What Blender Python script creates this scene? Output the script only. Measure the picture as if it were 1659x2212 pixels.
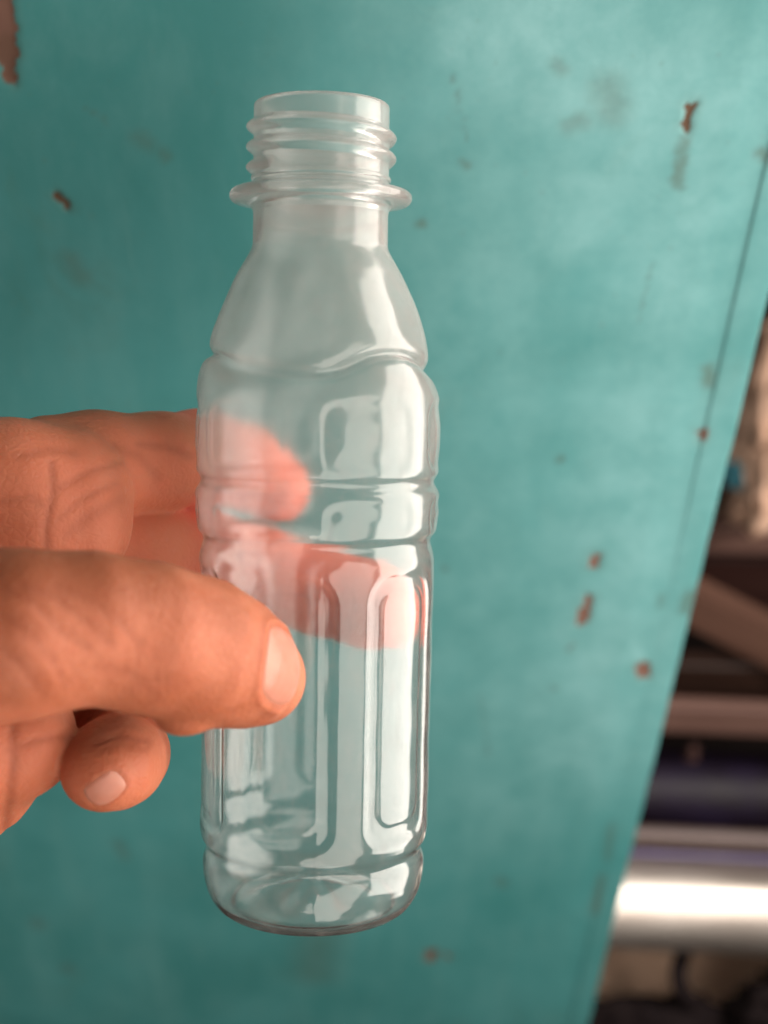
import bpy, bmesh, math, random
import numpy as np
from mathutils import Matrix, Vector

for o in list(bpy.data.objects):
    bpy.data.objects.remove(o)
random.seed(4); np.random.seed(4)
S = bpy.context.scene
C = S.collection
R = math.radians

# ------------------------------------------------------------------ camera
# Photograph measured on a 1659 x 2212 grid; focal length 2959 of those units.
FPX, CX, CY = 2959.0, 829.5, 1106.0
PITCH, ROLL = R(42.5), R(-1.5)
CAM = Vector((0, 0, 1.35))
M = Matrix.Translation(CAM) @ Matrix.Rotation(-PITCH, 4, 'X') @ Matrix.Rotation(ROLL, 4, 'Y')
cd = bpy.data.cameras.new('camera'); cam = bpy.data.objects.new('camera', cd); C.objects.link(cam)
cam.matrix_world = M @ Matrix.Rotation(R(90), 4, 'X')
cd.sensor_fit = 'VERTICAL'; cd.sensor_height = 36.0; cd.lens = 36.0 * FPX / 2212.0
cd.clip_start = 0.01; cd.clip_end = 50
cd.dof.use_dof = True; cd.dof.focus_distance = 0.243; cd.dof.aperture_fstop = 11
S.camera = cam

def loc(px, py, d):                       # image position + distance -> camera-aligned point (x right, y forward, z up)
    return Vector(((px - CX) / FPX * d, d, (CY - py) / FPX * d))
def wld(px, py, d):
    return M @ loc(px, py, d)

# ------------------------------------------------------------------ world and lamps
W = bpy.data.worlds.new('World'); S.world = W; W.use_nodes = True
bg = W.node_tree.nodes['Background']; bg.inputs[0].default_value = (1.0, 0.92, 0.85, 1); bg.inputs[1].default_value = 0.15
PIV = loc(676, 1150, 0.25)
def area(name, az, el, dist, w, h, rad, col, roll=0.0, aim=None):
    l = bpy.data.lights.new(name, 'AREA'); l.shape = 'RECTANGLE'; l.size = w; l.size_y = h
    l.energy = rad * math.pi * w * h; l.color = col
    o = bpy.data.objects.new(name, l); C.objects.link(o)
    a, e = R(az), R(el)
    p = PIV + dist * Vector((math.sin(a) * math.cos(e), -math.cos(a) * math.cos(e), math.sin(e)))
    z = (p - (aim or PIV)).normalized(); x = Vector((0, 0, 1)).cross(z).normalized(); y = z.cross(x)
    m = Matrix((x, y, z)).transposed().to_4x4(); m.translation = p
    o.matrix_world = M @ m @ Matrix.Rotation(R(roll), 4, 'Z')
    return o
area('window_light', 88, 6, 0.34, 0.34, 0.60, 6.2, (1.0, 0.90, 0.82))
area('doorway_light', 31, -25, 0.52, 0.36, 0.82, 2.9, (1.0, 0.87, 0.78), -24)
area('bounce_light', -68, -36, 0.80, 0.45, 0.90, 0.4, (1.0, 0.80, 0.68))

# ------------------------------------------------------------------ render and view
S.render.engine = 'CYCLES'
S.cycles.use_denoising = True
try: S.cycles.denoiser = 'OPENIMAGEDENOISE'
except Exception: pass
S.cycles.max_bounces = 14; S.cycles.transparent_max_bounces = 40; S.cycles.transmission_bounces = 14
S.cycles.sample_clamp_indirect = 6; S.cycles.use_adaptive_sampling = True; S.cycles.adaptive_threshold = 0.03
S.view_settings.view_transform = 'Standard'; S.view_settings.look = 'None'
S.view_settings.gamma = 1; S.view_settings.exposure = 0.18; S.view_settings.use_curve_mapping = False

# ------------------------------------------------------------------ helpers
def mesh_obj(name, verts, faces, mat, parent=None, matrix=None, smooth=True):
    me = bpy.data.meshes.new(name)
    verts = np.asarray(verts, dtype=np.float32); faces = np.asarray(faces, dtype=np.int32)
    k = faces.shape[1]
    me.vertices.add(len(verts)); me.vertices.foreach_set('co', verts.ravel())
    me.loops.add(faces.size); me.loops.foreach_set('vertex_index', faces.ravel())
    me.polygons.add(len(faces)); me.polygons.foreach_set('loop_start', np.arange(0, faces.size, k, dtype=np.int32))
    me.polygons.foreach_set('loop_total', np.full(len(faces), k, dtype=np.int32))
    me.update(calc_edges=True); me.validate()
    if smooth: me.polygons.foreach_set('use_smooth', np.ones(len(me.polygons), dtype=bool))
    me.materials.append(mat)
    o = bpy.data.objects.new(name, me); C.objects.link(o)
    if parent: o.parent = parent
    if matrix is not None: o.matrix_world = matrix
    return o
def bm_obj(name, bm, mat, parent=None, matrix=None, smooth=True):
    me = bpy.data.meshes.new(name); bm.normal_update(); bm.to_mesh(me); bm.free()
    for p in me.polygons: p.use_smooth = smooth
    me.materials.append(mat)
    o = bpy.data.objects.new(name, me); C.objects.link(o)
    if parent: o.parent = parent
    if matrix is not None: o.matrix_world = matrix
    return o
def empty(name, matrix):
    o = bpy.data.objects.new(name, None); C.objects.link(o); o.empty_display_size = 0.02; o.matrix_world = matrix
    return o
def tag(o, label, cat, group=None, kind=None):
    o['label'] = label; o['category'] = cat
    if group: o['group'] = group
    if kind: o['kind'] = kind
    return o
def attr(o, name, vals):
    a = o.data.attributes.new(name, 'FLOAT', 'POINT'); a.data.foreach_set('value', np.asarray(vals, dtype=np.float32))
def grid_faces(nu, nv, wrap_u=False):      # verts indexed v*nu+u
    u = np.arange(nu if wrap_u else nu - 1); v = np.arange(nv - 1)
    U, V = np.meshgrid(u, v); U1 = (U + 1) % nu
    return np.stack([V * nu + U, V * nu + U1, (V + 1) * nu + U1, (V + 1) * nu + U], -1).reshape(-1, 4)
def sstep(a, b, x):
    t = np.clip((x - a) / (b - a), 0, 1); return t * t * (3 - 2 * t)

class N:                                    # tiny node helper
    def __init__(s, name):
        s.m = bpy.data.materials.new(name); s.m.use_nodes = True; s.t = s.m.node_tree; s.n = s.t.nodes; s.n.clear()
        s.out = s.n.new('ShaderNodeOutputMaterial')
    def new(s, typ, ins=None, **kw):
        nd = s.n.new('ShaderNode' + typ)
        for k, v in kw.items(): setattr(nd, k, v)
        for k, v in (ins or {}).items(): s.set(nd.inputs[k], v)
        return nd
    def set(s, sock, v):
        if hasattr(v, 'links') : s.t.links.new(v, sock)
        elif isinstance(v, bpy.types.Node): s.t.links.new(v.outputs[0], sock)
        else: sock.default_value = v
    def math(s, op, a, b=0.0, clamp=False):
        nd = s.new('Math', operation=op, use_clamp=clamp); s.set(nd.inputs[0], a); s.set(nd.inputs[1], b); return nd.outputs[0]
    def mix(s, f, a, b, blend='MIX'):
        nd = s.n.new('ShaderNodeMix'); nd.data_type = 'RGBA'; nd.blend_type = blend
        s.set(nd.inputs[0], f); s.set(nd.inputs[6], a); s.set(nd.inputs[7], b); return nd.outputs[2]
    def ramp(s, f, lo, hi):
        nd = s.new('MapRange', interpolation_type='SMOOTHSTEP'); s.set(nd.inputs[0], f); nd.inputs[1].default_value = lo; nd.inputs[2].default_value = hi
        return nd.outputs[0]
    def noise(s, vec, scale, detail=3, rough=0.55, dist=0.0):
        nd = s.new('TexNoise', {'Scale': scale, 'Detail': detail, 'Roughness': rough, 'Distortion': dist})
        if vec is not None: s.set(nd.inputs['Vector'], vec)
        return nd.outputs['Fac']
    def coord(s, scale=(1, 1, 1)):
        tc = s.new('TexCoord'); mp = s.new('Mapping', {'Vector': tc.outputs['Object']}); mp.inputs['Scale'].default_value = scale
        return mp.outputs[0]
    def at(s, name):
        return s.new('Attribute', attribute_name=name).outputs['Fac']
    def bump(s, h, dist, strength=1.0):
        return s.new('Bump', {'Height': h, 'Distance': dist, 'Strength': strength}).outputs[0]
    def done(s, sh):
        s.t.links.new(sh.outputs[0] if isinstance(sh, bpy.types.Node) else sh, s.out.inputs[0]); return s.m
def c4(*c): return (c[0], c[1], c[2], 1)

# ------------------------------------------------------------------ materials
def mat_paint(name):
    m = N(name); v = m.coord()
    big = m.ramp(m.noise(v, 14, 4, 0.6, 0.4), 0.36, 0.68)
    streak = m.ramp(m.noise(m.coord((60, 60, 9)), 1.0, 4, 0.6), 0.45, 0.75)
    fine = m.noise(v, 260, 3)
    col = m.mix(big, c4(0.047, 0.220, 0.216), c4(0.067, 0.266, 0.266))
    col = m.mix(m.math('MULTIPLY', streak, 0.35), col, c4(0.112, 0.315, 0.312))
    smear = m.ramp(m.noise(m.coord((46, 46, 22)), 1.0, 7, 0.75, 0.3), 0.42, 0.72)
    col = m.mix(m.math('MULTIPLY', smear, 0.30), col, c4(0.125, 0.315, 0.312))
    drk = m.ramp(m.noise(m.coord((30, 30, 17)), 1.0, 6, 0.75, 0.7), 0.56, 0.80)
    col = m.mix(m.math('MULTIPLY', drk, 0.40), col, c4(0.075, 0.17, 0.135))
    scr = m.new('TexNoise', {'Scale': 1.0, 'Detail': 5.0, 'Roughness': 0.7}); m.set(scr.inputs['Vector'], m.coord((420, 420, 24)))
    col = m.mix(m.math('MULTIPLY', m.ramp(scr.outputs['Fac'], 0.60, 0.75), 0.22), col, c4(0.24, 0.38, 0.34))
    fade_light = m.at('fade_light')  # chalky worn paint plus the lit right side, both put into the colour
    col = m.mix(m.math('MULTIPLY', fade_light, m.math('ADD', 0.30, m.math('MULTIPLY', m.ramp(m.noise(v, 55, 7, 0.75, 0.15), 0.30, 0.72), 0.34))), col, c4(0.295, 0.565, 0.575))
    spk = m.ramp(m.noise(v, 420, 1), 0.70, 0.76)
    col = m.mix(m.math('MULTIPLY', spk, 0.18), col, c4(0.12, 0.14, 0.10))
    st = m.math('MULTIPLY', m.at('stain'), m.math('ADD', 0.45, m.math('MULTIPLY', m.noise(v, 240, 4), 0.9)), clamp=True)
    col = m.mix(st, col, c4(0.085, 0.105, 0.075))
    ch = m.ramp(m.math('ADD', m.at('chip'), m.math('MULTIPLY', m.math('SUBTRACT', m.noise(v, 800, 6, 0.7), 0.5), 1.25)), 0.34, 0.66)
    wood = m.mix(m.noise(m.coord((300, 300, 40)), 1.0, 4), c4(0.150, 0.080, 0.060), c4(0.22, 0.118, 0.090))
    wood = m.mix(m.at('dark'), wood, c4(0.07, 0.046, 0.022))
    col = m.mix(ch, col, wood)
    h = m.math('ADD', m.math('MULTIPLY', fine, 0.3), m.noise(m.coord((120, 120, 30)), 1.0, 3))
    rough = m.math('ADD', 0.46, m.math('MULTIPLY', ch, 0.3))
    b = m.new('BsdfPrincipled', {'Base Color': col, 'Roughness': rough, 'Specular IOR Level': 0.28, 'Normal': m.bump(h, 0.0002, 0.5)})
    return m.done(b)

def mat_skin():
    m = N('skin'); v = m.coord()
    mot = m.ramp(m.noise(v, 90, 4, 0.6), 0.3, 0.7)
    col = m.mix(mot, c4(0.310, 0.088, 0.040), c4(0.370, 0.115, 0.056))
    blot = m.ramp(m.noise(v, 38, 5, 0.65, 0.8), 0.38, 0.66)
    col = m.mix(m.math('MULTIPLY', blot, 0.6), col, c4(0.49, 0.160, 0.085))
    fl_ = m.ramp(m.noise(m.coord((420, 420, 130)), 1.0, 5, 0.7, 1.0), 0.52, 0.70)
    col = m.mix(m.math('MULTIPLY', fl_, 0.22), col, c4(0.29, 0.075, 0.032))
    pores = m.noise(v, 900, 2)
    col = m.mix(m.math('MULTIPLY', m.ramp(pores, 0.5, 0.75), 0.18), col, c4(0.28, 0.08, 0.04))
    col = m.mix(m.at('pad'), col, c4(0.62, 0.195, 0.108))
    col = m.mix(m.at('tan'), col, c4(0.24, 0.066, 0.027))  # browner thumb skin, and shade painted over the little finger
    col = m.mix(m.at('back'), col, c4(0.68, 0.145, 0.095))
    pk = m.ramp(m.noise(v, 62, 5, 0.7, 0.5), 0.45, 0.72)
    col = m.mix(m.math('MULTIPLY', pk, 0.28), col, c4(0.62, 0.25, 0.155))
    dk = m.ramp(m.noise(v, 48, 5, 0.7, 1.0), 0.52, 0.78)
    col = m.mix(m.math('MULTIPLY', dk, 0.35), col, c4(0.30, 0.070, 0.026))
    cre = m.at('crease')
    col = m.mix(m.math('MULTIPLY', cre, 0.55), col, c4(0.22, 0.055, 0.028))
    wr = m.noise(m.coord((1, 1, 1)), 330, 5, 0.65, 0.6)
    vor = m.new('TexVoronoi', {'Scale': 760.0}, feature='DISTANCE_TO_EDGE'); m.set(vor.inputs['Vector'], v)
    h = m.math('ADD', m.math('MULTIPLY', wr, 1.0), m.math('MULTIPLY', m.math('MINIMUM', vor.outputs[0], 0.3), 0.8))
    b = m.new('BsdfPrincipled', {'Base Color': col, 'Roughness': 0.55, 'Specular IOR Level': 0.24, 'Normal': m.bump(h, 0.00030, 0.6),
                                 'Subsurface Weight': 0.35, 'Subsurface Scale': 0.0035})
    b.inputs['Subsurface Radius'].default_value = (1.0, 0.30, 0.15)
    return m.done(b)

def mat_nail():
    m = N('nail'); v = m.coord()
    col = m.mix(m.ramp(m.noise(v, 300, 3), 0.3, 0.7), c4(0.41, 0.160, 0.105), c4(0.46, 0.190, 0.130))
    col = m.mix(m.at('moon'), col, c4(0.48, 0.215, 0.145))
    h = m.noise(m.coord((200, 200, 900)), 1.0, 2)
    b = m.new('BsdfPrincipled', {'Base Color': col, 'Roughness': 0.42, 'Specular IOR Level': 0.4, 'Normal': m.bump(h, 0.0001, 0.3),
                                 'Subsurface Weight': 0.2, 'Subsurface Scale': 0.002})
    return m.done(b)

def mat_pet(name, haze, r0, edge_haze):
    m = N(name)
    lw = m.new('LayerWeight', {'Blend': 0.5}).outputs['Facing']
    sch = m.math('ADD', r0, m.math('MULTIPLY', m.math('POWER', lw, 4.0), 0.80 * (1 - r0)))
    hz = m.math('ADD', haze, m.math('MULTIPLY', m.math('POWER', lw, 2.0), edge_haze))
    tr = m.new('BsdfTransparent', {'Color': c4(0.955, 0.965, 0.965)})
    df = m.new('BsdfDiffuse', {'Color': c4(0.80, 0.79, 0.77)})
    tl = m.new('BsdfTranslucent', {'Color': c4(0.80, 0.79, 0.77)})
    d2 = m.new('MixShader', {0: 0.5, 1: df.outputs[0], 2: tl.outputs[0]})
    base = m.new('MixShader', {0: hz, 1: tr.outputs[0], 2: d2.outputs[0]})
    gl = m.new('BsdfGlossy', {'Color': c4(1, 1, 1), 'Roughness': 0.08})
    return m.done(m.new('MixShader', {0: sch, 1: base.outputs[0], 2: gl.outputs[0]}))
def mat_glass(name):
    m = N(name)
    sc = m.at('scuff')                      # how matt the moulded surface is, 0..1
    n_ = m.ramp(m.noise(m.coord((1, 1, 0.45)), 420, 4, 0.65), 0.45, 0.75)
    haze = m.math('ADD', m.math('ADD', 0.030, m.math('MULTIPLY', n_, 0.055)), m.math('MULTIPLY', sc, 0.10))
    g = m.new('BsdfGlass', {'Color': c4(0.985, 0.99, 0.99), 'Roughness': m.math('ADD', 0.095, m.math('MULTIPLY', sc, 0.10)), 'IOR': 1.50})
    df = m.new('BsdfDiffuse', {'Color': c4(0.84, 0.77, 0.72)})
    tl = m.new('BsdfTranslucent', {'Color': c4(0.84, 0.77, 0.72)})
    d2 = m.new('MixShader', {0: 0.4, 1: df.outputs[0], 2: tl.outputs[0]})
    return m.done(m.new('MixShader', {0: haze, 1: g.outputs[0], 2: d2.outputs[0]}))

def mat_simple(name, a, b, scale=(40, 40, 40), rough=0.6, metal=0.0, bump=0.0003, spec=0.4):
    m = N(name)
    f = m.ramp(m.noise(m.coord(scale), 1.0, 5, 0.62), 0.3, 0.7)
    bs = m.new('BsdfPrincipled', {'Base Color': m.mix(f, c4(*a), c4(*b)), 'Roughness': m.math('ADD', rough - 0.06, m.math('MULTIPLY', f, 0.12)),
                                  'Metallic': metal, 'Specular IOR Level': spec, 'Normal': m.bump(m.noise(m.coord(tuple(3 * q for q in scale)), 1.0, 3), bump, 0.6)})
    return m.done(bs)

PAINT = mat_paint('teal_paint')
SKIN = mat_skin(); NAIL = mat_nail()
PET = mat_glass('clear_plastic')
PETN = PET
THICK = 4.5

# ------------------------------------------------------------------ the painted board behind
WALL_Y = 0.300
def hit(px, py):                            # where that line of sight meets the board's face
    d = (M.to_3x3() @ loc(px, py, 1.0)); t = (WALL_Y - CAM.y) / d.y
    return CAM + d * t
XE = np.mean([hit(1659, 652).x, hit(1477, 1404).x, hit(1320, 1996).x])      # outer edge
XG = np.mean([hit(1612, 545).x, hit(1492, 1084).x, hit(1408, 1404).x, hit(1305, 1895).x])   # groove
z0, z1 = 0.60, 1.62
x0 = -0.42
board = empty('painted_board', Matrix.Translation((0, WALL_Y, z0)))
tag(board, 'teal painted wooden board with chipped brown spots standing behind the bottle', 'board')
# marks: (px, py, px2, py2, radius px, softness px, kind)
marks = [(-10, -60, 12, 120, 24, 10, 'chip', 0.1), (14, 100, 20, 170, 12, 8, 'chip', 0.35), (122, 425, 146, 447, 7, 7, 'chip', 0.8),
         (1493, 228, 1482, 278, 8, 6, 'chip', 0.75), (1478, 300, 1463, 400, 8, 12, 'stain', 0.0),
         (1286, 1203, 1283, 1220, 10, 5, 'chip', 0), (1272, 1292, 1257, 1342, 9, 5, 'chip', 0.05),
         (1388, 1440, 1391, 1458, 11, 9, 'chip', 0.0), (1365, 1385, 1385, 1425, 14, 18, 'fade_light', 0),
         (932, 2056, 930, 2070, 10, 6, 'chip', 0.3), (965, 2062, 968, 2068, 4, 8, 'chip', 0.2),
         (1515, 935, 1520, 948, 6, 7, 'chip', 0.1), (1530, 800, 1532, 830, 10, 14, 'stain', 0), (1210, 990, 1212, 994, 5, 9, 'stain', 0),
         (1000, 352, 1008, 358, 5, 12, 'stain', 0), (908, 478, 910, 484, 6, 10, 'stain', 0), (958, 1226, 960, 1230, 5, 8, 'stain', 0),
         (1312, 190, 1325, 240, 22, 40, 'stain2', 0), (1230, 270, 1260, 260, 12, 24, 'stain2', 0), (1200, 140, 1215, 150, 10, 18, 'stain2', 0),
         (1645, 330, 1659, 345, 8, 14, 'stain', 0), (255, 1820, 270, 1850, 8, 16, 'stain2', 0), (1195, 1485, 1198, 1488, 6, 10, 'stain2', 0),
         (150, 560, 175, 600, 14, 26, 'stain2', 0), (300, 300, 320, 310, 10, 24, 'stain2', 0), (145, 2090, 150, 2100, 10, 20, 'stain2', 0),
         (1430, 1290, 1426, 1310, 5, 10, 'stain2', 0), (1300, 1895, 1285, 1970, 6, 10, 'stain', 0), (1320, 1780, 1312, 1860, 5, 9, 'stain2', 0),
         (1150, 60, 1420, 250, 130, 260, 'fade_light', 0), (1240, 480, 1300, 420, 60, 200, 'fade_light', 0), (1000, 30, 1000, 80, 50, 120, 'fade_light', 0), (1080, -200, 1060, 1700, 120, 420, 'fade_light2', 0),  # pale worn smears, then a broad strip painted lighter as if lit
         (1420, 900, 1260, 1600, 60, 420, 'fade_light', 0), (1560, 200, 1440, 640, 60, 330, 'fade_light', 0), (700, 1990, 680, 2100, 30, 60, 'stain2', 0),  # right side painted paler to carry the fall of light
         (350, 330, 360, 345, 6, 14, 'stain2', 0), (620, 400, 630, 410, 6, 14, 'stain2', 0), (1080, 1900, 1085, 1910, 8, 18, 'stain2', 0),
         (80, 1990, 85, 2000, 10, 20, 'stain2', 0),
         (1488, 1286, 1478, 1318, 9, 9, 'stain', 0), (1492, 1278, 1486, 1300, 5, 9, 'stain', 0.0), (1236, 1392, 1226, 1402, 3, 8, 'stain', 0),
         
         (1410, 560, 1380, 700, 1.5, 3, 'stain2', 0), (1040, 1500, 1055, 1640, 1.5, 3, 'stain2', 0), (980, 160, 1010, 300, 1.5, 3, 'stain2', 0), (180, 230, 230, 260, 2, 5, 'stain2', 0)]
def paint_marks(o):
    co = np.empty(len(o.data.vertices) * 3, np.float32); o.data.vertices.foreach_get('co', co); co = co.reshape(-1, 3)
    P = (co[:, [0, 2]] + np.array([0, z0])).astype(np.float64)
    W_ = np.zeros_like(P); rs_ = np.random.RandomState(21)
    for wl, am in ((0.0065, 0.00035), (0.0036, 0.00028), (0.0019, 0.00022), (0.0011, 0.00015)):
        for _ in range(4):
            an, ph = rs_.rand() * 6.28, rs_.rand(2) * 6.28
            q = (P[:, 0] * math.cos(an) + P[:, 1] * math.sin(an)) * 6.283 / wl
            W_[:, 0] += am * 0.5 * np.sin(q + ph[0]); W_[:, 1] += am * 0.5 * np.sin(q * 1.13 + ph[1])
    P = P + W_
    A = {k: np.zeros(len(P)) for k in ('chip', 'stain', 'fade_light', 'dark')}
    for (a, b, c, d, r, sft, kind, dk) in marks:
        p, q = hit(a, b), hit(c, d)
        sc = 0.5 * ((p - CAM).length + (q - CAM).length) / FPX
        p = np.array([p.x, p.z]); q = np.array([q.x, q.z]); w = q - p
        t = np.clip(((P - p) @ w) / max(w @ w, 1e-12), 0, 1)
        dd = np.linalg.norm(P - p - t[:, None] * w, axis=1) / sc
        val = 1 - sstep(r - sft * 0.5, r + sft, dd)
        k = {'stain2': 'stain', 'fade_light2': 'fade_light'}.get(kind, kind)
        if kind == 'fade_light2': val = val * 0.55
        if kind == 'stain2': val = val * 0.38
        if kind == 'stain': val = val * 0.62
        A[k] = np.maximum(A[k], val)
        if kind == 'chip':
            A['dark'] = np.maximum(A['dark'], (1 - sstep(r, r + 30, dd)) * dk)
            A['stain'] = np.maximum(A['stain'], (1 - sstep(r, r + 26, dd)) * 0.22)
    for k in A: attr(o, k, A[k])
    return A
# board face: fine grid where the photograph sees it, with a soft groove before the edge strip
gx = np.concatenate([np.linspace(x0, -0.17, 30)[:-1], np.linspace(-0.17, XG + 0.0004, 420)])
gz = np.concatenate([np.linspace(0, 0.16, 14)[:-1], np.linspace(0.16, 0.82, 640), np.linspace(0.82, z1 - z0, 20)[1:]])
X, Z = np.meshgrid(gx, gz)
Y = 0.0004 * np.sin(X * 31 + 1.3) * np.cos(Z * 17) + 0.00031 * sstep(XG - 0.012, XG - 0.0003, X)
nf = X.size
V = np.stack([X, Y, Z], -1).reshape(-1, 3)
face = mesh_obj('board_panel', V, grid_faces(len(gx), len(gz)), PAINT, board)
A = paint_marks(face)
co = V.copy(); co[:, 1] += 0.0004 * A['chip']
face.data.vertices.foreach_set('co', co.astype(np.float32).ravel()); face.data.update()
bm = bmesh.new()
bmesh.ops.create_cube(bm, size=1, matrix=Matrix.Translation(((x0 + XG) / 2, 0.018, (z1 - z0) / 2)) @ Matrix.Diagonal((XG - x0, 0.026, z1 - z0, 1)))
bm_obj('board_core', bm, PAINT, board, smooth=False)
# rounded edge strip
pts = []
wd = XE - XG
for k in range(15):
    a = math.pi * k / 14
    pts.append((XG + wd * 0.5 - math.copysign(abs(math.cos(a)) ** 0.55, math.cos(a)) * wd * 0.5, 0.0003 - 0.00015 * math.sin(a)))
zz = np.linspace(0, z1 - z0, 420)
V = []
rng = np.random.RandomState(2)
wob = np.convolve(rng.randn(len(zz) + 30), np.ones(15) / 15, 'same')[15:15 + len(zz)] * 0.00045
for i, z in enumerate(zz):
    for k, (a, b) in enumerate(pts):
        V.append((a + (wob[i] if a > XG + 0.6 * wd else 0.3 * wob[i] * (a > XG + 0.001)), b, z))
nfr = len(V); f1 = grid_faces(len(pts), len(zz))
hx = z1 - z0
V += [(XG + 0.0002, 0.0005, 0), (XE - 0.0006, 0.0005, 0), (XE - 0.0006, 0.0305, 0), (XG + 0.0002, 0.0305, 0), (XG + 0.0002, 0.0005, hx), (XE - 0.0006, 0.0005, hx), (XE - 0.0006, 0.0305, hx), (XG + 0.0002, 0.0305, hx)]
f2 = np.array([(0, 1, 5, 4), (1, 2, 6, 5), (2, 3, 7, 6), (3, 0, 4, 7), (0, 3, 2, 1), (4, 5, 6, 7)]) + nfr
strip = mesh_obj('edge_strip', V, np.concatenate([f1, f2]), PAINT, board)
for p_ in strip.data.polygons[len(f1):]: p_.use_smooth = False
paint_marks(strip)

# ------------------------------------------------------------------ bottle
P0 = loc(688.5, 855, 0.247)
AX = Vector((0.0150, -math.sin(R(4.9)), math.cos(R(4.9)))).normalized()
def s_of(y):                                # distance along the axis from P0 for a ring at image height y
    v = (CY - y) / FPX
    return (v * P0.y - P0.z) / (AX.z - v * AX.y)
s_np = lambda y: ((CY - y) / FPX * P0.y - P0.z) / (AX.z - (CY - y) / FPX * AX.y)
YB = 1947.0
SB = s_of(YB)
base_pt = P0 + AX * SB
xa = Vector((1, 0, 0)); xa = (xa - AX * xa.dot(AX)).normalized(); ya = AX.cross(xa)
F = Matrix((xa, ya, AX)).transposed().to_4x4(); F.translation = base_pt
BM = M @ F
bottle = empty('plastic_bottle', BM)
tag(bottle, 'clear empty plastic bottle without a cap, held upright by the hand', 'bottle')
def scale_at(y): return (P0.y + s_np(y) * AX.y) / FPX * 0.996
prof = [(538, 147), (555, 156), (589, 176), (615, 189), (640, 200), (665, 210.5), (692, 220), (718, 228.5), (743, 234), (762, 236), (772, 233.5), (781, 228), (789, 224), (797, 229),
        (806, 243), (818, 251), (835, 257), (852, 261.5), (870, 263), (910, 264.5), (960, 265), (1005, 264), (1018, 261), (1027, 254), (1036, 251), (1045, 254), (1054, 261), (1068, 264.5),
        (1100, 265), (1128, 263), (1142, 258), (1152, 249), (1162, 245), (1172, 247), (1183, 251), (1200, 254), (1290, 253.5), (1430, 251), (1560, 248.5), (1700, 247), (1775, 245.5), (1795, 242),
        (1806, 234), (1816, 229.5), (1826, 231), (1838, 236), (1848, 238), (1862, 238), (1884, 235.5), (1905, 230), (1922, 222), (1935, 213), (1943, 204), (1947, 195)]
py_, pr_ = np.array(prof).T
def Rprof(y):
    acc = 0; ws = 0
    for o, w in ((-5, .5), (-2.5, .8), (0, 1), (2.5, .8), (5, .5)):
        acc = acc + w * np.interp(y + o, py_, pr_); ws += w
    r = acc / ws
    return np.where(y > 1930, np.interp(y, py_, pr_), r)
def rbox(u, v, hu, hv, rad):                # signed distance of a rounded rectangle
    qx = np.abs(u) - hu + rad; qy = np.abs(v) - hv + rad
    return np.hypot(np.maximum(qx, 0), np.maximum(qy, 0)) + np.minimum(np.maximum(qx, qy), 0) - rad
def wrap(t, per, c): return (t - c + per / 2) % per - per / 2
def shell(y, th):                           # y: image height along axis, th degrees (0 towards the camera, + right) -> radius in those units
    th = (th + 180) % 360 - 180
    wv = 24 * np.sin(np.radians(3 * (th + 42))) + 7 * np.sin(np.radians(6 * th + 20))
    win = np.exp(-((y - 800) / 62.0) ** 2)
    r = Rprof(y - wv * win)
    deg = math.pi / 180
    # top row and second row of pads (recessed round the edge, pillowed in the middle)
    for (ya_, yb_, cth, hw, rad, dep) in ((862, 1012, 26, 23.5, 46, 3.4), (1066, 1140, 28, 22.5, 34, 3.0)):
        u = wrap(th, 60, cth) * deg * 264; v = y - (ya_ + yb_) / 2
        d = rbox(u, v, hw * deg * 264, (yb_ - ya_) / 2, rad)
        r = r - dep * (1 - sstep(-15, 6, d)) + 0.75 * dep * sstep(12, 60, -d)
    # tall label panels
    u = wrap(th, 60, -10) * deg * 250; v = y - (1212 + 1764) / 2
    rad = np.where(v < 0, 62, 44)
    d = rbox(u, v, 22.5 * deg * 250, (1764 - 1212) / 2, rad)
    r = r - 5.5 * (1 - sstep(-15, 6, d))
    d2 = rbox(u, v, 15.5 * deg * 250, (1764 - 1212) / 2 - 34, 38)
    r = r + 2.0 * (1 - sstep(-10, 4, d2))
    # fluted shoulder
    fl = sstep(560, 640, y) * (1 - sstep(700, 770, y))
    r = r - 8.5 * fl * (0.5 + 0.5 * np.cos(np.radians(6 * (th - 2)))) ** 2
    # slight moulding unevenness and a squeeze under the thumb
    r = r + 0.5 * np.sin(np.radians(2 * th) + y * 0.006) * sstep(560, 700, y)
    tr_ = np.radians(th)
    wv2 = np.sin(5 * tr_ + y * 0.013) * np.sin(y * 0.021 + 2 * tr_) + 0.7 * np.sin(9 * tr_ - y * 0.008 + 1.3) * np.sin(y * 0.034 + 0.5) + 0.5 * np.sin(3 * tr_ + 2.1 + y * 0.05)
    r = r + 0.55 * wv2 * sstep(560, 640, y) * (1 - sstep(1900, 1930, y))
    r = r + 0.6 * np.exp(-(wrap(th, 180, 4.0) / 0.9) ** 2)            # mould seam
    r = r - 9.0 * np.exp(-((th + 22) / 22.0) ** 2 - ((y - 1470) / 120.0) ** 2)
    return r
def lathe_xyz(y, th, r):
    t = np.radians(th); rr = r * scale_at(y)
    return np.stack([rr * np.sin(t), -rr * np.cos(t), s_np(y) - SB], -1)
NT = 360
TH = np.arange(NT) * 360.0 / NT
def scuff_attr(o):                          # matt towards the neck, clear towards the base
    co = np.empty(len(o.data.vertices) * 3, np.float32); o.data.vertices.foreach_get('co', co)
    z = co.reshape(-1, 3)[:, 2]; zt = float(s_of(540) - SB); zb = float(s_of(1340) - SB)
    attr(o, 'scuff', sstep(zb, zt, z) * 0.92); return o
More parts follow.
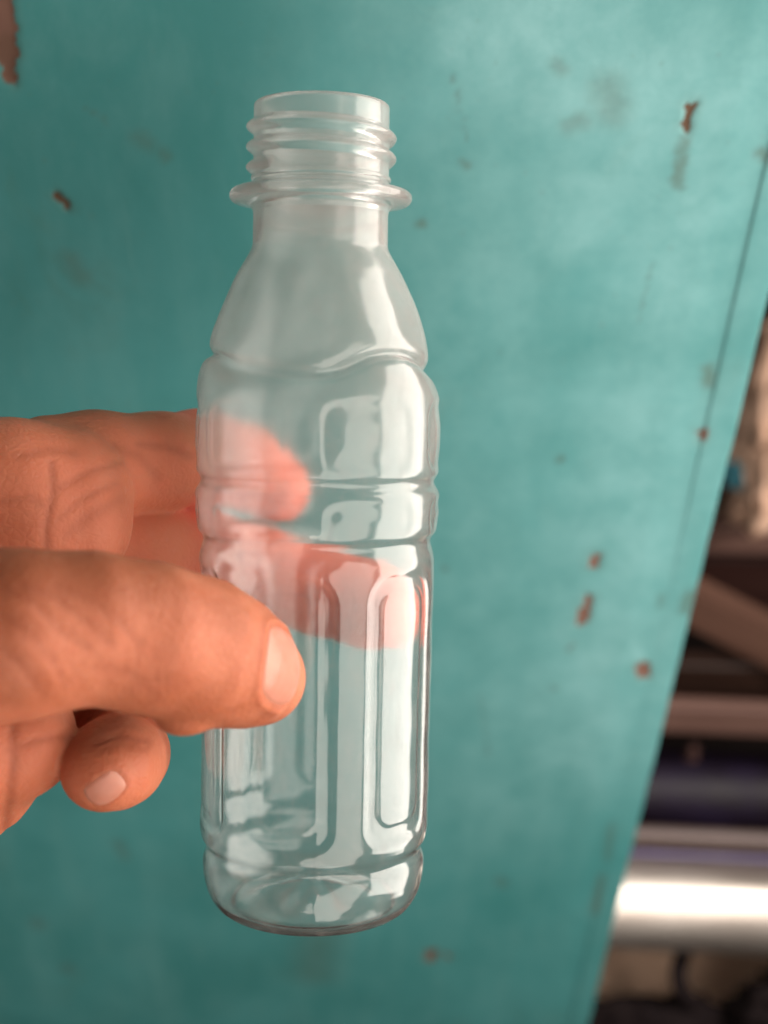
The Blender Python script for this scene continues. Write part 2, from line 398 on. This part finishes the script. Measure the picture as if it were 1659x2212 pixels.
def shell_part(name, ya_, yb_, n, mat, parent):
    ys = np.linspace(ya_, yb_, n); T, Yv = np.meshgrid(TH, ys)
    r = shell(Yv, T); f = grid_faces(NT, n, True)[:, ::-1]
    a = lathe_xyz(Yv, T, r).reshape(-1, 3); b = lathe_xyz(Yv, T, r - THICK).reshape(-1, 3)
    return scuff_attr(mesh_obj(name, np.concatenate([a, b]), np.concatenate([f, f[:, ::-1] + len(a)]), mat, parent))
def place(o):
    o.matrix_parent_inverse = Matrix.Identity(4); return o
shell_part('shoulder', 533, 781, 90, PET, bottle)
body = shell_part('body', 781, 1818, 400, PET, bottle)
# base: outer ring, standing edge, domed push-up with five shallow feet lines
ys = np.linspace(1818, 1947, 60); T, Yv = np.meshgrid(TH, ys)
Vb = [lathe_xyz(Yv, T, shell(Yv, T)).reshape(-1, 3)]
rows = 60
sc0 = float(scale_at(np.array(YB)))
for k in range(1, 41):
    u = k / 40.0
    rad = 195 * (1 - u); zz_ = np.zeros(NT)
    dome = 62 * (1 - (rad / 195) ** 2) ** 1.2
    z_ = dome + 5 * np.cos(np.radians(TH * 6)) * math.sin(math.pi * u) ** 2 - 6 * math.exp(-((rad - 176) / 10.0) ** 2)
    t = np.radians(TH); rr = max(rad, 0.5) * sc0
    Vb.append(np.stack([rr * np.sin(t), -rr * np.cos(t), z_ * sc0], -1)); rows += 1
Va = np.concatenate(Vb)
Vi = Va.copy(); rr = np.hypot(Va[:, 0], Va[:, 1]); k_ = np.maximum(rr - THICK * sc0, 0) / np.maximum(rr, 1e-9)
w_ = sstep(0, 0.0035, Va[:, 2]) * (np.arange(len(Va)) < 60 * NT)          # inner skin: radial on the wall, upwards on the floor
Vi[:, 0] *= w_ * k_ + (1 - w_) * np.minimum(1, k_ + 0.004); Vi[:, 1] *= w_ * k_ + (1 - w_) * np.minimum(1, k_ + 0.004); Vi[:, 2] += (1 - w_) * THICK * 1.3 * sc0
f = grid_faces(NT, rows, True)[:, ::-1]
scuff_attr(mesh_obj('base', np.concatenate([Va, Vi]), np.concatenate([f, f[:, ::-1] + len(Va)]), PET, bottle))
# neck: one moulded outer skin (thread, bead and support ring raised from it) plus the bore; faces split into parts
flp = np.array([(398, 0), (403, 2), (407, 6), (410, 18), (412, 34), (414, 43), (418, 48), (423, 50.5), (431, 50.5), (436, 48), (440, 43), (442, 34), (444, 18), (447, 7), (452, 2), (460, 0)])
ysn = np.concatenate([np.linspace(233, 392, 112)[:-1], np.linspace(392, 464, 70)[:-1], np.linspace(464, 533, 22)])
T, Yv = np.meshgrid(TH, ysn)
ring_h = np.interp(Yv, flp[:, 0], flp[:, 1])
Tc = np.where(T > 180, T - 360, T)
th_h = np.zeros_like(Yv)
for turn in (0, 1, 2):
    A_ = Tc + 360 * turn
    yc = 299 + 44 * (A_ - 90) / 360.0
    f_ = sstep(-150, -100, A_) * (1 - sstep(640, 690, A_))
    q_ = np.clip((Yv - yc) / 17.0, -1, 1)
    th_h = np.maximum(th_h, 16.0 * f_ * np.cos(q_ * math.pi / 2) ** 1.1)
bead_h = 5.0 * np.clip(1 - ((Yv - 388) / 6.0) ** 2, 0, 1) ** 0.5
rn = np.where(Yv < 460, 147.0, 146.2) + np.maximum(np.maximum(ring_h, th_h), bead_h)
VO = lathe_xyz(Yv, T, rn).reshape(-1, 3)
FO = grid_faces(NT, len(ysn), True)[:, ::-1]
hm = lambda h: h.reshape(-1)[FO].max(axis=1) > 0.05
is_ring = hm(ring_h); is_thread = hm(th_h) & ~is_ring; is_bead = hm(bead_h) & ~is_ring & ~is_thread
def sub(name, V, Fc, mat, parent):
    u, inv = np.unique(Fc, return_inverse=True)
    return scuff_attr(mesh_obj(name, V[u], inv.reshape(Fc.shape), mat, parent))
sub('support_ring', VO, FO[is_ring], PETN, bottle)
sub('thread', VO, FO[is_thread], PETN, bottle)
sub('tamper_bead', VO, FO[is_bead], PETN, bottle)
bore = [(233, 147), (229.5, 146), (227, 143.5), (226, 139), (226.5, 134), (229, 131), (233, 129.3), (239, 128.6)] + [(y, 128) for y in np.linspace(249, 440, 22)] + [(460, 128.8), (480, 131), (500, 135), (518, 139.6), (533, 141.8)]
VI = np.concatenate([lathe_xyz(np.full(NT, float(y)), TH, np.full(NT, float(r))) for (y, r) in bore])
FI = grid_faces(NT, len(bore), True)
FN = FO[~(is_ring | is_thread | is_bead)]
sub('neck', np.concatenate([VO, VI]), np.concatenate([FN, FI + len(VO)]), PETN, bottle)

# ------------------------------------------------------------------ hand (one continuous surface from a smooth distance field)
def L(px, py, d): return np.array(loc(px, py, d * 0.001)) * 1000.0       # millimetres, camera-aligned
H = 0.75
lo = np.array([-150.0, 168.0, -78.0]); hi = np.array([16.0, 302.0, 32.0])
nx, ny, nz = [int((hi[i] - lo[i]) / H) + 1 for i in range(3)]
gxx = (lo[0] + H * np.arange(nx)).astype(np.float32)[:, None, None]
gyy = (lo[1] + H * np.arange(ny)).astype(np.float32)[None, :, None]
gzz = (lo[2] + H * np.arange(nz)).astype(np.float32)[None, None, :]
def smin(a, b, k):
    h = np.maximum(k - np.abs(a - b), 0) / k
    return np.minimum(a, b) - h * h * (k * 0.25)
def seg(P, a, b, r1, r2):
    x, y, z = P
    ba = b - a; L2 = float(ba @ ba)
    px, py, pz = x - a[0], y - a[1], z - a[2]
    h = np.clip((px * ba[0] + py * ba[1] + pz * ba[2]) / L2, 0, 1)
    return np.sqrt((px - h * ba[0]) ** 2 + (py - h * ba[1]) ** 2 + (pz - h * ba[2]) ** 2) - (r1 + (r2 - r1) * h)
def ell(P, c, r):
    x, y, z = P
    k0 = np.sqrt(((x - c[0]) / r[0]) ** 2 + ((y - c[1]) / r[1]) ** 2 + ((z - c[2]) / r[2]) ** 2)
    k1 = np.sqrt(((x - c[0]) / r[0] ** 2) ** 2 + ((y - c[1]) / r[1] ** 2) ** 2 + ((z - c[2]) / r[2] ** 2) ** 2)
    return k0 * (k0 - 1) / np.maximum(k1, 1e-6)
def chain(P, pts, k=2.0):
    d = None
    for (a, b) in zip(pts[:-1], pts[1:]):
        s = seg(P, L(*a[:3]), L(*b[:3]), a[3], b[3])
        d = s if d is None else smin(d, s, k)
    return d
THUMB = [(-330, 1400, 196, 13.5), (-120, 1385, 193, 12.8), (40, 1370, 194, 11.6), (190, 1356, 198, 10.5), (320, 1378, 203, 10.7), (425, 1405, 209, 10.7), (492, 1430, 214, 9.7), (543, 1457, 218.5, 7.8), (571, 1472, 221, 6.1)]
INDEX0 = [(-420, 1170, 232, 15), (-150, 1085, 236, 13.2), (20, 1062, 241, 12.4), (142, 1062, 246, 12.0)]
INDEXF = [(-80, 1170, 238, 11.0), (60, 1150, 240, 10.5), (163, 1140, 243, 9.8)]
INDEX1 = [(110, 1018, 249, 10.2), (205, 1008, 254, 10.0), (340, 1000, 262, 9.3), (430, 987, 272, 9.0), (520, 1008, 281, 8.4), (585, 1048, 284, 7.0), (602, 1058, 284, 6.2)]
MIDDLE = [(-300, 1240, 250, 12), (150, 1190, 257, 10.5), (300, 1192, 263, 9.6), (430, 1205, 274, 9.4), (570, 1243, 283, 9.2), (700, 1277, 284.5, 8.9), (800, 1306, 281.5, 8.6), (850, 1322, 277, 7.2)]
RING = [(-300, 1420, 258, 12), (100, 1400, 262, 10), (310, 1425, 262, 9), (345, 1455, 250, 7.5), (335, 1470, 240, 6.0)]
PINKY = [(-300, 1560, 256, 12), (40, 1560, 262, 9), (240, 1590, 258, 8.2), (266, 1628, 243, 7.7), (256, 1642, 231, 7.4), (238, 1652, 226, 7.0), (216, 1664, 223.5, 6.3)]
PALM = [(-1500, 1500, 235, 27), (-900, 1460, 232, 25), (-600, 1420, 228, 25), (-330, 1390, 224, 22)]
def handf(P):
    palm = chain(P, PALM, 8)
    palm = smin(palm, ell(P, L(-270, 1420, 240), np.array([36, 17, 30])), 10)
    heel = seg(P, L(-420, 1640, 216), L(40, 1600, 226), 15, 9.5)
    heel = smin(heel, seg(P, L(-420, 1780, 224), L(-60, 1690, 234), 15, 10), 8)
    palm = smin(palm, heel, 9)
    th = chain(P, THUMB, 3.0)
    th = smin(th, ell(P, L(395, 1560, 207), np.array([3.6, 3.5, 2.0])), 2.2)
    th = smin(th, ell(P, L(551, 1455, 221), np.array([6.5, 6.0, 7.0])), 2.5)
    d = smin(palm, th, 5)
    ix = smin(chain(P, INDEX0, 3), chain(P, INDEXF, 3), 3)
    i1 = chain(P, INDEX1, 2.5)
    ix = smin(ix, i1, 1.0)
    md = chain(P, MIDDLE, 2.5)
    rg = chain(P, RING, 2.5)
    pk = chain(P, PINKY, 2.5)
    f = smin(ix, md, 0.6); f = smin(f, rg, 0.6); f = smin(f, pk, 0.6)
    # fingers blend into the palm only outside of the picture side
    x = P[0]
    kk = 1.0 + 7.0 * np.clip((-55 - x) / 25.0, 0, 1)
    h = np.maximum(kk - np.abs(d - f), 0) / kk
    return np.minimum(d, f) - h * h * kk * 0.25
G = handf((gxx, gyy, gzz)).astype(np.float32)
def surface_nets(G, lo, h):
    ins = G < 0
    nx, ny, nz = G.shape
    cnt = np.zeros((nx - 1, ny - 1, nz - 1), np.int8)
    for i in (0, 1):
        for j in (0, 1):
            for k in (0, 1): cnt += ins[i:nx - 1 + i, j:ny - 1 + j, k:nz - 1 + k]
    act = (cnt > 0) & (cnt < 8)
    idx = np.full(act.shape, -1, np.int64); c = np.argwhere(act); idx[act] = np.arange(len(c))
    acc = np.zeros((len(c), 3)); w = np.zeros(len(c))
    cor = [(i, j, k) for i in (0, 1) for j in (0, 1) for k in (0, 1)]
    gv = {q: G[c[:, 0] + q[0], c[:, 1] + q[1], c[:, 2] + q[2]] for q in cor}
    for a in cor:
        for ax in range(3):
            if a[ax]: continue
            b = list(a); b[ax] = 1; b = tuple(b)
            ga, gb = gv[a], gv[b]; m = (ga < 0) != (gb < 0)
            t = np.where(m, ga / np.where(m, ga - gb, 1), 0)
            p = np.array(a, float)[None] + t[:, None] * (np.array(b) - np.array(a))[None]
            acc += p * m[:, None]; w += m
    V = (c + acc / w[:, None]) * h + lo
    Fs = []
    for ax in range(3):
        sl0 = [slice(None)] * 3; sl1 = [slice(None)] * 3
        sl0[ax] = slice(0, -1); sl1[ax] = slice(1, None)
        ch = ins[tuple(sl0)] != ins[tuple(sl1)]
        e = np.argwhere(ch)
        b, g = [q for q in range(3) if q != ax]
        ok = (e[:, b] > 0) & (e[:, g] > 0) & (e[:, b] < G.shape[b] - 1) & (e[:, g] < G.shape[g] - 1)
        e = e[ok]
        def at(db, dg):
            q = e.copy(); q[:, b] -= db; q[:, g] -= dg; return idx[q[:, 0], q[:, 1], q[:, 2]]
        f = np.stack([at(1, 1), at(0, 1), at(0, 0), at(1, 0)], -1)
        flip = ~ins[e[:, 0], e[:, 1], e[:, 2]]
        if ax == 1: flip = ~flip
        f[flip] = f[flip][:, ::-1]
        Fs.append(f)
    return V, np.concatenate(Fs)
HV, HF = surface_nets(G, lo, H)
def grad(Pt):
    e = 0.4; g = []
    for i in range(3):
        d = np.zeros(3); d[i] = e
        a = handf(tuple((Pt + d).T)); b = handf(tuple((Pt - d).T)); g.append((a - b) / (2 * e))
    g = np.stack(g, -1); return g / np.maximum(np.linalg.norm(g, axis=1, keepdims=True), 1e-9)
# project the net onto the exact surface, then press folds and wrinkles into it
for _ in range(2):
    HV = HV - handf(tuple(HV.T))[:, None] * grad(HV)
NV = grad(HV)
pxx = HV[:, 0] / HV[:, 1] * FPX + CX; pyy = CY - HV[:, 2] / HV[:, 1] * FPX
def crease_line(pts, dmin, dmax, wpx):
    best = np.full(len(HV), 1e9)
    for (a, b) in zip(pts[:-1], pts[1:]):
        a = np.array(a, float); b = np.array(b, float); w = b - a
        t = np.clip(((pxx - a[0]) * w[0] + (pyy - a[1]) * w[1]) / (w @ w), 0, 1)
        best = np.minimum(best, np.hypot(pxx - a[0] - t * w[0], pyy - a[1] - t * w[1]))
    return np.exp(-(best / wpx) ** 2) * ((HV[:, 1] > dmin) & (HV[:, 1] < dmax) & (NV[:, 1] < 0.3))
cre = np.zeros(len(HV)); dep = np.zeros(len(HV))
LINES = [  # folds seen on the skin, (points, near, far, width, depth mm)
    ([(0, 1268), (70, 1300), (130, 1365), (190, 1400)], 150, 206, 8, 0.17), ([(40, 1262), (120, 1290), (190, 1345), (240, 1392)], 150, 206, 8, 0.17),
    ([(110, 1262), (180, 1290), (250, 1335), (300, 1390)], 150, 206, 9, 0.14), ([(0, 1330), (60, 1365), (110, 1420), (140, 1480)], 150, 206, 8, 0.15),
    ([(0, 1400), (50, 1440), (90, 1500)], 150, 206, 8, 0.15), ([(210, 1440), (280, 1455), (330, 1500)], 150, 206, 12, 0.12),
    ([(265, 1492), (330, 1470), (400, 1475)], 150, 210, 12, 0.10),
    ([(112, 1000), (116, 1060), (102, 1130), (100, 1190)], 215, 250, 9, 0.24), ([(120, 1060), (190, 1020), (260, 1000)], 215, 255, 9, 0.16), ([(128, 1120), (180, 1075), (250, 1045)], 215, 255, 8, 0.12), ([(40, 985), (100, 970), (160, 978)], 215, 255, 10, 0.16), ([(0, 1085), (60, 1075), (105, 1095)], 215, 250, 9, 0.16), ([(300, 960), (360, 965), (410, 985)], 240, 272, 9, 0.16), ([(20, 1620), (80, 1600), (140, 1590)], 200, 250, 10, 0.2),
    ([(150, 1150), (200, 1110), (260, 1080)], 215, 255, 14, 0.12),
    ([(205, 1606), (260, 1588), (320, 1600)], 214, 246, 8, 0.28), ([(215, 1622), (265, 1606), (318, 1616)], 214, 246, 7, 0.2), ([(28, 1540), (30, 1640), (15, 1790)], 200, 250, 12, 0.30), ([(250, 965), (300, 985), (340, 1030)], 235, 270, 12, 0.14)]
for (p, a, b, w, dp) in LINES:
    v = crease_line(p, a, b, w); cre = np.maximum(cre, v * min(1, dp / 0.3)); dep = np.maximum(dep, v * dp)
rs = np.random.RandomState(7)
tan_shade = sstep(1420, 1230, pyy) * (HV[:, 1] < 214) * sstep(540, 250, pxx) * 0.75
tan_shade = np.maximum(tan_shade, 0.45 * np.exp(-(((pxx - 500) / 60) ** 2 + ((pyy - 1330) / 60) ** 2)) * (HV[:, 1] < 225))
tan_shade = np.maximum(tan_shade, 0.6 * np.exp(-(((pxx - 255) / 120) ** 2 + ((pyy - 1620) / 95) ** 2)) * (HV[:, 1] > 214))  # thumb's shade on the little finger, painted in as browner skin
pad = sstep(222, 236, HV[:, 1]) * 0.85
pad = np.maximum(pad, 0.75 * np.exp(-(((pxx - 270) / 110) ** 2 + ((pyy - 1650) / 100) ** 2)) * (HV[:, 1] > 214))
pad = np.maximum(pad, 0.5 * sstep(1500, 1560, pyy) * (pxx < 200))
NAILS = [('thumb_nail', L(586, 1443, 213), np.array([0.60, -0.72, 0.22]), np.array([0.75, 0.60, -0.22]), 5.6, 5.9, 0.08),
         ('finger_nail', L(237, 1676, 221), np.array([-0.10, -0.85, -0.55]), np.array([-0.60, -0.25, -0.55]), 3.1, 2.6, 0.05)]
for (nm_, c_, n_, a_, la_, lb_, lf_) in NAILS:
    n_ = n_ / np.linalg.norm(n_); a_ = a_ - n_ * (a_ @ n_); a_ = a_ / np.linalg.norm(a_); s_ = np.cross(n_, a_)
    q = HV - c_; u = q @ a_ / la_; v = q @ s_ / lb_; on = (NV @ n_ > 0.15) & (np.abs(q @ n_) < 12)
    e = (np.abs(u) ** 3 + np.abs(v) ** 3) ** (1 / 3.0)
    back = 1 - sstep(0.35, 0.8, u)
    dep -= on * back * 0.50 * np.exp(-((e - 1.10) / 0.09) ** 2) * (la_ / 6.2)
    dep += on * 0.30 * (1 - sstep(0.9, 1.0, e)) * (la_ / 6.2)
    cre = np.maximum(cre, on * back * 0.9 * np.exp(-((e - 0.99) / 0.05) ** 2))
HV2 = HV - NV * dep[:, None]
HC = np.array(L(-200, 1400, 225))
hand = mesh_obj('hand', (HV2 - HC) * 0.001, HF, SKIN, None, M @ Matrix.Translation(Vector(HC * 0.001)))
attr(hand, 'crease', cre); attr(hand, 'tan', tan_shade); attr(hand, 'pad', pad); attr(hand, 'back', sstep(256, 270, HV[:, 1]) * 0.8)
tag(hand, 'bare hand reaching in from the left, gripping the bottle between thumb and fingers', 'hand')

def nail(name, centre, nrm, along, la, lb, lift, mat, curve=0.0):
    """a nail plate laid on the finger: centre, outward normal, direction to the free edge, half length, half width (mm)"""
    nrm = nrm / np.linalg.norm(nrm); along = along - nrm * (along @ nrm); along /= np.linalg.norm(along); side = np.cross(nrm, along)
    nu, nv = 33, 33; V = []; moon = []
    for j in range(nv):
        for i in range(nu):
            a = i / (nu - 1) * 2 - 1; b = j / (nv - 1) * 2 - 1
            # squircle map
            u = a * math.sqrt(1 - 0.36 * b * b); v = b * math.sqrt(1 - 0.36 * a * a)
            p = centre + along * u * la + side * v * lb
            V.append((p, max(abs(a), abs(b)), u))
    P = np.array([q[0] for q in V]); e = np.array([q[1] for q in V]); uu = np.array([q[2] for q in V])
    P = P + nrm * 9.0
    for _ in range(60):                      # sphere-trace down to the skin
        P = P - nrm * (np.clip(handf(tuple(P.T)), -1, 2) * 0.7)[:, None]
    g = grad(P)
    P = P + nrm * (lift - 0.10 * sstep(0.7, 1.0, e) - 0.45 * sstep(0.93, 1.0, e))[:, None]
    o = mesh_obj(name, (P - HC) * 0.001, grid_faces(nu, nv), mat, hand)
    attr(o, 'moon', np.maximum(sstep(-0.45, -0.9, uu) * 0.6, sstep(0.80, 0.95, uu) * 0.5))
    return o
for (nm_, c_, n_, a_, la_, lb_, lf_) in NAILS:
    nail(nm_, c_, n_, a_, la_, lb_, lf_, NAIL)

# ------------------------------------------------------------------ things beyond the board's edge
def bar(name, y_top, y_bot, d, dep, mat, label, cat, xs=(1180, 2050), round_=0.003, tilt=0.0):
    """a horizontal timber: visible front face between two image heights at distance d"""
    a, b = wld(1560, y_top, d), wld(1560, y_bot, d)
    hgt = (a - b).length / math.cos(PITCH) * 0.97
    zt = a.z; yf = a.y
    xl, xr = wld(xs[0], y_top, d).x, wld(xs[1], y_top, d).x
    bm = bmesh.new(); bmesh.ops.create_cube(bm, size=1, matrix=Matrix.Diagonal((xr - xl, dep, hgt, 1)))
    bmesh.ops.bevel(bm, geom=bm.edges[:], offset=round_, segments=3, affect='EDGES')
    o = bm_obj(name, bm, mat, None, Matrix.Translation(((xl + xr) / 2, yf + dep / 2, zt - hgt / 2)) @ Matrix.Rotation(tilt, 4, 'Y'), smooth=False)
    return tag(o, label, cat)
def tube(name, py, rad_px, d, mat, label, cat, xs=(1180, 2150), wob=0.0):
    r = rad_px / FPX * d; a = wld(xs[0], py, d); b = wld(xs[1], py + 25, d)
    b.y = a.y; b.z = wld(1560, py, d).z - 0.006; a.z = wld(1560, py, d).z + 0.004
    n = 48; k = 14; V = []; ax = (b - a).normalized(); up = Vector((0, 0, 1)); s1 = ax.cross(up).normalized(); s2 = s1.cross(ax)
    rings = [(0, .80)] + [(i / (k - 1), 1.0) for i in range(k)] + [(1, .80)]
    for (t, f) in rings:
        for i in range(n):
            q = 2 * math.pi * i / n; V.append(a.lerp(b, t) + (s1 * math.cos(q) + s2 * math.sin(q)) * r * f)
    c = (a + b) / 2
    o = mesh_obj(name, [tuple(v - c) for v in V], grid_faces(n, len(rings), True), mat, None, Matrix.Translation(c))
    return tag(o, label, cat)
WOODP = mat_simple('pinkish_wood', (0.135, 0.072, 0.058), (0.205, 0.115, 0.092), (6, 90, 90))
WOODB = mat_simple('brown_wood', (0.024, 0.010, 0.006), (0.046, 0.020, 0.012), (6, 90, 90))
WOODR = mat_simple('brace_wood', (0.120, 0.060, 0.042), (0.18, 0.092, 0.064), (6, 90, 90))
DARK_BROWN = mat_simple('dark_red_brown', (0.035, 0.012, 0.010), (0.060, 0.024, 0.018), (6, 90, 90))
DARK = mat_simple('dark_steel', (0.010, 0.006, 0.010), (0.018, 0.011, 0.034), (30, 60, 60), rough=0.5, spec=0.25)
BLACK = mat_simple('black_rubber', (0.010, 0.006, 0.007), (0.018, 0.012, 0.012), rough=0.85, bump=0.00003, spec=0.15)
STEEL = mat_simple('worn_steel', (0.62, 0.55, 0.49), (0.80, 0.74, 0.68), (10, 60, 60), rough=0.44, metal=0.85)
GREY = mat_simple('grey_enamel', (0.13, 0.095, 0.088), (0.19, 0.14, 0.13), (6, 60, 60), rough=0.45)
VIOLET = mat_simple('violet_plastic', (0.11, 0.09, 0.20), (0.15, 0.12, 0.26), (20, 60, 60), rough=0.3)
TAN = mat_simple('tan_card', (0.56, 0.37, 0.26), (0.66, 0.46, 0.33), (40, 40, 40), rough=0.8)
CLOTH = mat_simple('beige_cloth', (0.68, 0.42, 0.29), (0.80, 0.54, 0.40), (30, 30, 30), rough=0.9, bump=0.00005)
BLUE = mat_simple('blue_cloth', (0.02, 0.10, 0.13), (0.035, 0.16, 0.20), (90, 90, 90), rough=0.85)
FLOOR = mat_simple('dark_floor', (0.018, 0.011, 0.010), (0.032, 0.020, 0.017), (8, 8, 8), rough=0.85)  # near black, so the shade of the gaps is in the colour

bar('wooden_shelf_rail', 1142, 1205, 0.86, 0.016, WOODP, 'pinkish brown wooden rail right under the crumpled beige cloth', 'rail')
bar('dark_recess_sheet', 1206, 1345, 0.90, 0.02, DARK_BROWN, 'very dark red brown sheet standing for the shaded recess below the pinkish rail', 'board')  # dark sheet whose colour stands for the recess's shade
bar('brown_wooden_beam', 1440, 1528, 0.84, 0.014, WOODB, 'dark brown wooden beam lying just above the pinkish grey beam', 'beam')
bar('pinkish_beam', 1532, 1606, 0.80, 0.010, WOODP, 'pinkish grey wooden beam with a small screw under it', 'beam', tilt=R(1.5))
# slanting brace
a, b = wld(1380, 1240, 0.83), wld(1800, 1455, 0.83)
dv = b - a; bm = bmesh.new(); bmesh.ops.create_cube(bm, size=1, matrix=Matrix.Diagonal((dv.length, 0.016, 0.030, 1)))
bmesh.ops.bevel(bm, geom=bm.edges[:], offset=0.002, segments=2, affect='EDGES')
q = Vector((1, 0, 0)).rotation_difference(dv.normalized())
tag(bm_obj('slanting_brace', bm, WOODR, None, Matrix.Translation((a + b) / 2) @ q.to_matrix().to_4x4(), smooth=False), 'brown wooden brace slanting down to the right between the beams', 'brace')
# screw below the pinkish beam
p = wld(1497, 1622, 0.795); bm = bmesh.new()
bmesh.ops.create_cone(bm, cap_ends=True, segments=20, radius1=0.0025, radius2=0.003, depth=0.008)
bmesh.ops.create_cone(bm, cap_ends=True, segments=20, radius1=0.004, radius2=0.004, depth=0.002, matrix=Matrix.Translation((0, 0, -0.005)))
tag(bm_obj('screw', bm, DARK_BROWN, None, Matrix.Translation(p)), 'small screw head sticking out under the pinkish grey beam', 'screw')
# dark cabinet with a bluish sheen, then the pipes in front of it
tube('dark_metal_tube', 1712, 92, 0.88, DARK, 'thick near black tube with a faint violet sheen above the thin grey pipe', 'tube')
tube('grey_pipe', 1806, 20, 0.80, GREY, 'thin greyish pipe lying above the shiny steel tube', 'pipe')
tube('violet_rod', 1846, 7, 0.785, VIOLET, 'thin violet rod between the grey pipe and the shiny steel tube', 'rod')
tube('steel_tube', 1953, 96, 0.79, STEEL, 'thick shiny steel tube low on the right, lit to pure white', 'tube')
p = wld(1480, 2110, 0.86); bm = bmesh.new(); bmesh.ops.create_cube(bm, size=1, matrix=Matrix.Diagonal((0.40, 0.16, 0.016, 1)))
bmesh.ops.bevel(bm, geom=bm.edges[:], offset=0.002, segments=2, affect='EDGES')
tag(bm_obj('tan_shelf_board', bm, TAN, None, Matrix.Translation(p + Vector((0.06, 0.02, -0.008))) @ Matrix.Rotation(R(14), 4, 'X'), smooth=False), 'plain tan brown shelf board under the shiny steel tube, behind the cable', 'board')
# black cable loop
cu = bpy.data.curves.new('cable', 'CURVE'); cu.dimensions = '3D'; cu.bevel_depth = 0.0048; cu.bevel_resolution = 5
sp = cu.splines.new('NURBS'); cp = [(1488, 1990, .82), (1480, 2050, .80), (1466, 2085, .79), (1464, 2120, .785), (1478, 2150, .785), (1500, 2175, .79), (1560, 2200, .8)]
sp.points.add(len(cp) - 1)
for i, c in enumerate(cp): sp.points[i].co = (*wld(*c), 1)
sp.use_endpoint_u = True; cu.materials.append(BLACK)
tmp = bpy.data.objects.new('tmp', cu); C.objects.link(tmp)
dg = bpy.context.evaluated_depsgraph_get(); me = bpy.data.meshes.new_from_object(tmp.evaluated_get(dg))
bpy.data.objects.remove(tmp)
cab = bpy.data.objects.new('cable', me); C.objects.link(cab)
for p_ in me.polygons: p_.use_smooth = True
tag(cab, 'black cable curving down in front of the tan shelf board', 'cable')
# lumpy heaps of cloth
def lump(name, cpx, cpy, d, size, mat, label, cat, seed, fold=0.25, rot=0.0, freq=3.0):
    from mathutils import noise as nz
    bm = bmesh.new(); bmesh.ops.create_icosphere(bm, subdivisions=5, radius=1)
    off = Vector((seed * 7.1, seed * 3.3, seed * 1.7))
    for v in bm.verts:
        n_ = v.co.normalized()
        r = nz.noise(n_ * freq + off); f = abs(nz.noise(n_ * freq * 1.9 + off * 2)); g2 = nz.noise(n_ * freq * 4 + off)
        v.co = n_ * (1 + fold * r - fold * 1.1 * (1 - f) ** 4 + 0.06 * g2)
        v.co = Vector((v.co.x * size[0], v.co.y * size[1], v.co.z * size[2]))
    return tag(bm_obj(name, bm, mat, None, M @ Matrix.Translation(loc(cpx, cpy, d)) @ Matrix.Rotation(rot, 4, 'Y')), label, cat)
lump('beige_cloth', 1690, 880, 0.80, (0.026, 0.04, 0.080), CLOTH, 'crumpled beige cloth hanging beside the right edge of the teal board', 'cloth', 3, 0.16, R(14), 1.6)
lump('beige_rag', 1640, 1095, 0.82, (0.022, 0.03, 0.012), CLOTH, 'small beige rag lying on the pinkish rail', 'cloth', 5, 0.35, R(-10))
lump('blue_cloth', 1590, 1030, 0.80, (0.013, 0.013, 0.0075), BLUE, 'small scrap of teal blue cloth below the hanging beige cloth', 'cloth', 8, 0.3, R(35))
lump('black_bag', 1800, 2225, 0.78, (0.060, 0.05, 0.046), BLACK, 'black crumpled bag at the very bottom right corner', 'bag', 11, 0.25)
lump('black_sack', 1400, 2295, 0.80, (0.080, 0.05, 0.038), BLACK, 'low black crumpled sack in front of the tan shelf board', 'sack', 15, 0.2)
# room shell
def sheet(name, pts, mat):
    o = mesh_obj(name, pts, [(0, 1, 2, 3)], mat, None, None, False); o['kind'] = 'structure'; return o
sheet('floor', [(-3, -2, 0), (3, -2, 0), (3, 3, 0), (-3, 3, 0)], FLOOR)
sheet('wall_back', [(-3, 1.6, 0), (3, 1.6, 0), (3, 1.6, 2.6), (-3, 1.6, 2.6)], FLOOR)
# lamp that lights the white tube
l = bpy.data.lights.new('tube_lamp', 'SPOT'); l.energy = 4.4; l.spot_size = R(95); l.spot_blend = 0.8; l.shadow_soft_size = 0.03; l.color = (1, 0.92, 0.84)
lo_ = bpy.data.objects.new('tube_lamp', l); C.objects.link(lo_)
tp = wld(1560, 1985, 0.79); lp = tp + Vector((0.14, -0.05, 0.48)); zdir = (lp - wld(1640, 1500, 0.82)).normalized()
xx = Vector((0, 0, 1)).cross(zdir).normalized(); mm = Matrix((xx, zdir.cross(xx), zdir)).transposed().to_4x4(); mm.translation = lp; lo_.matrix_world = mm
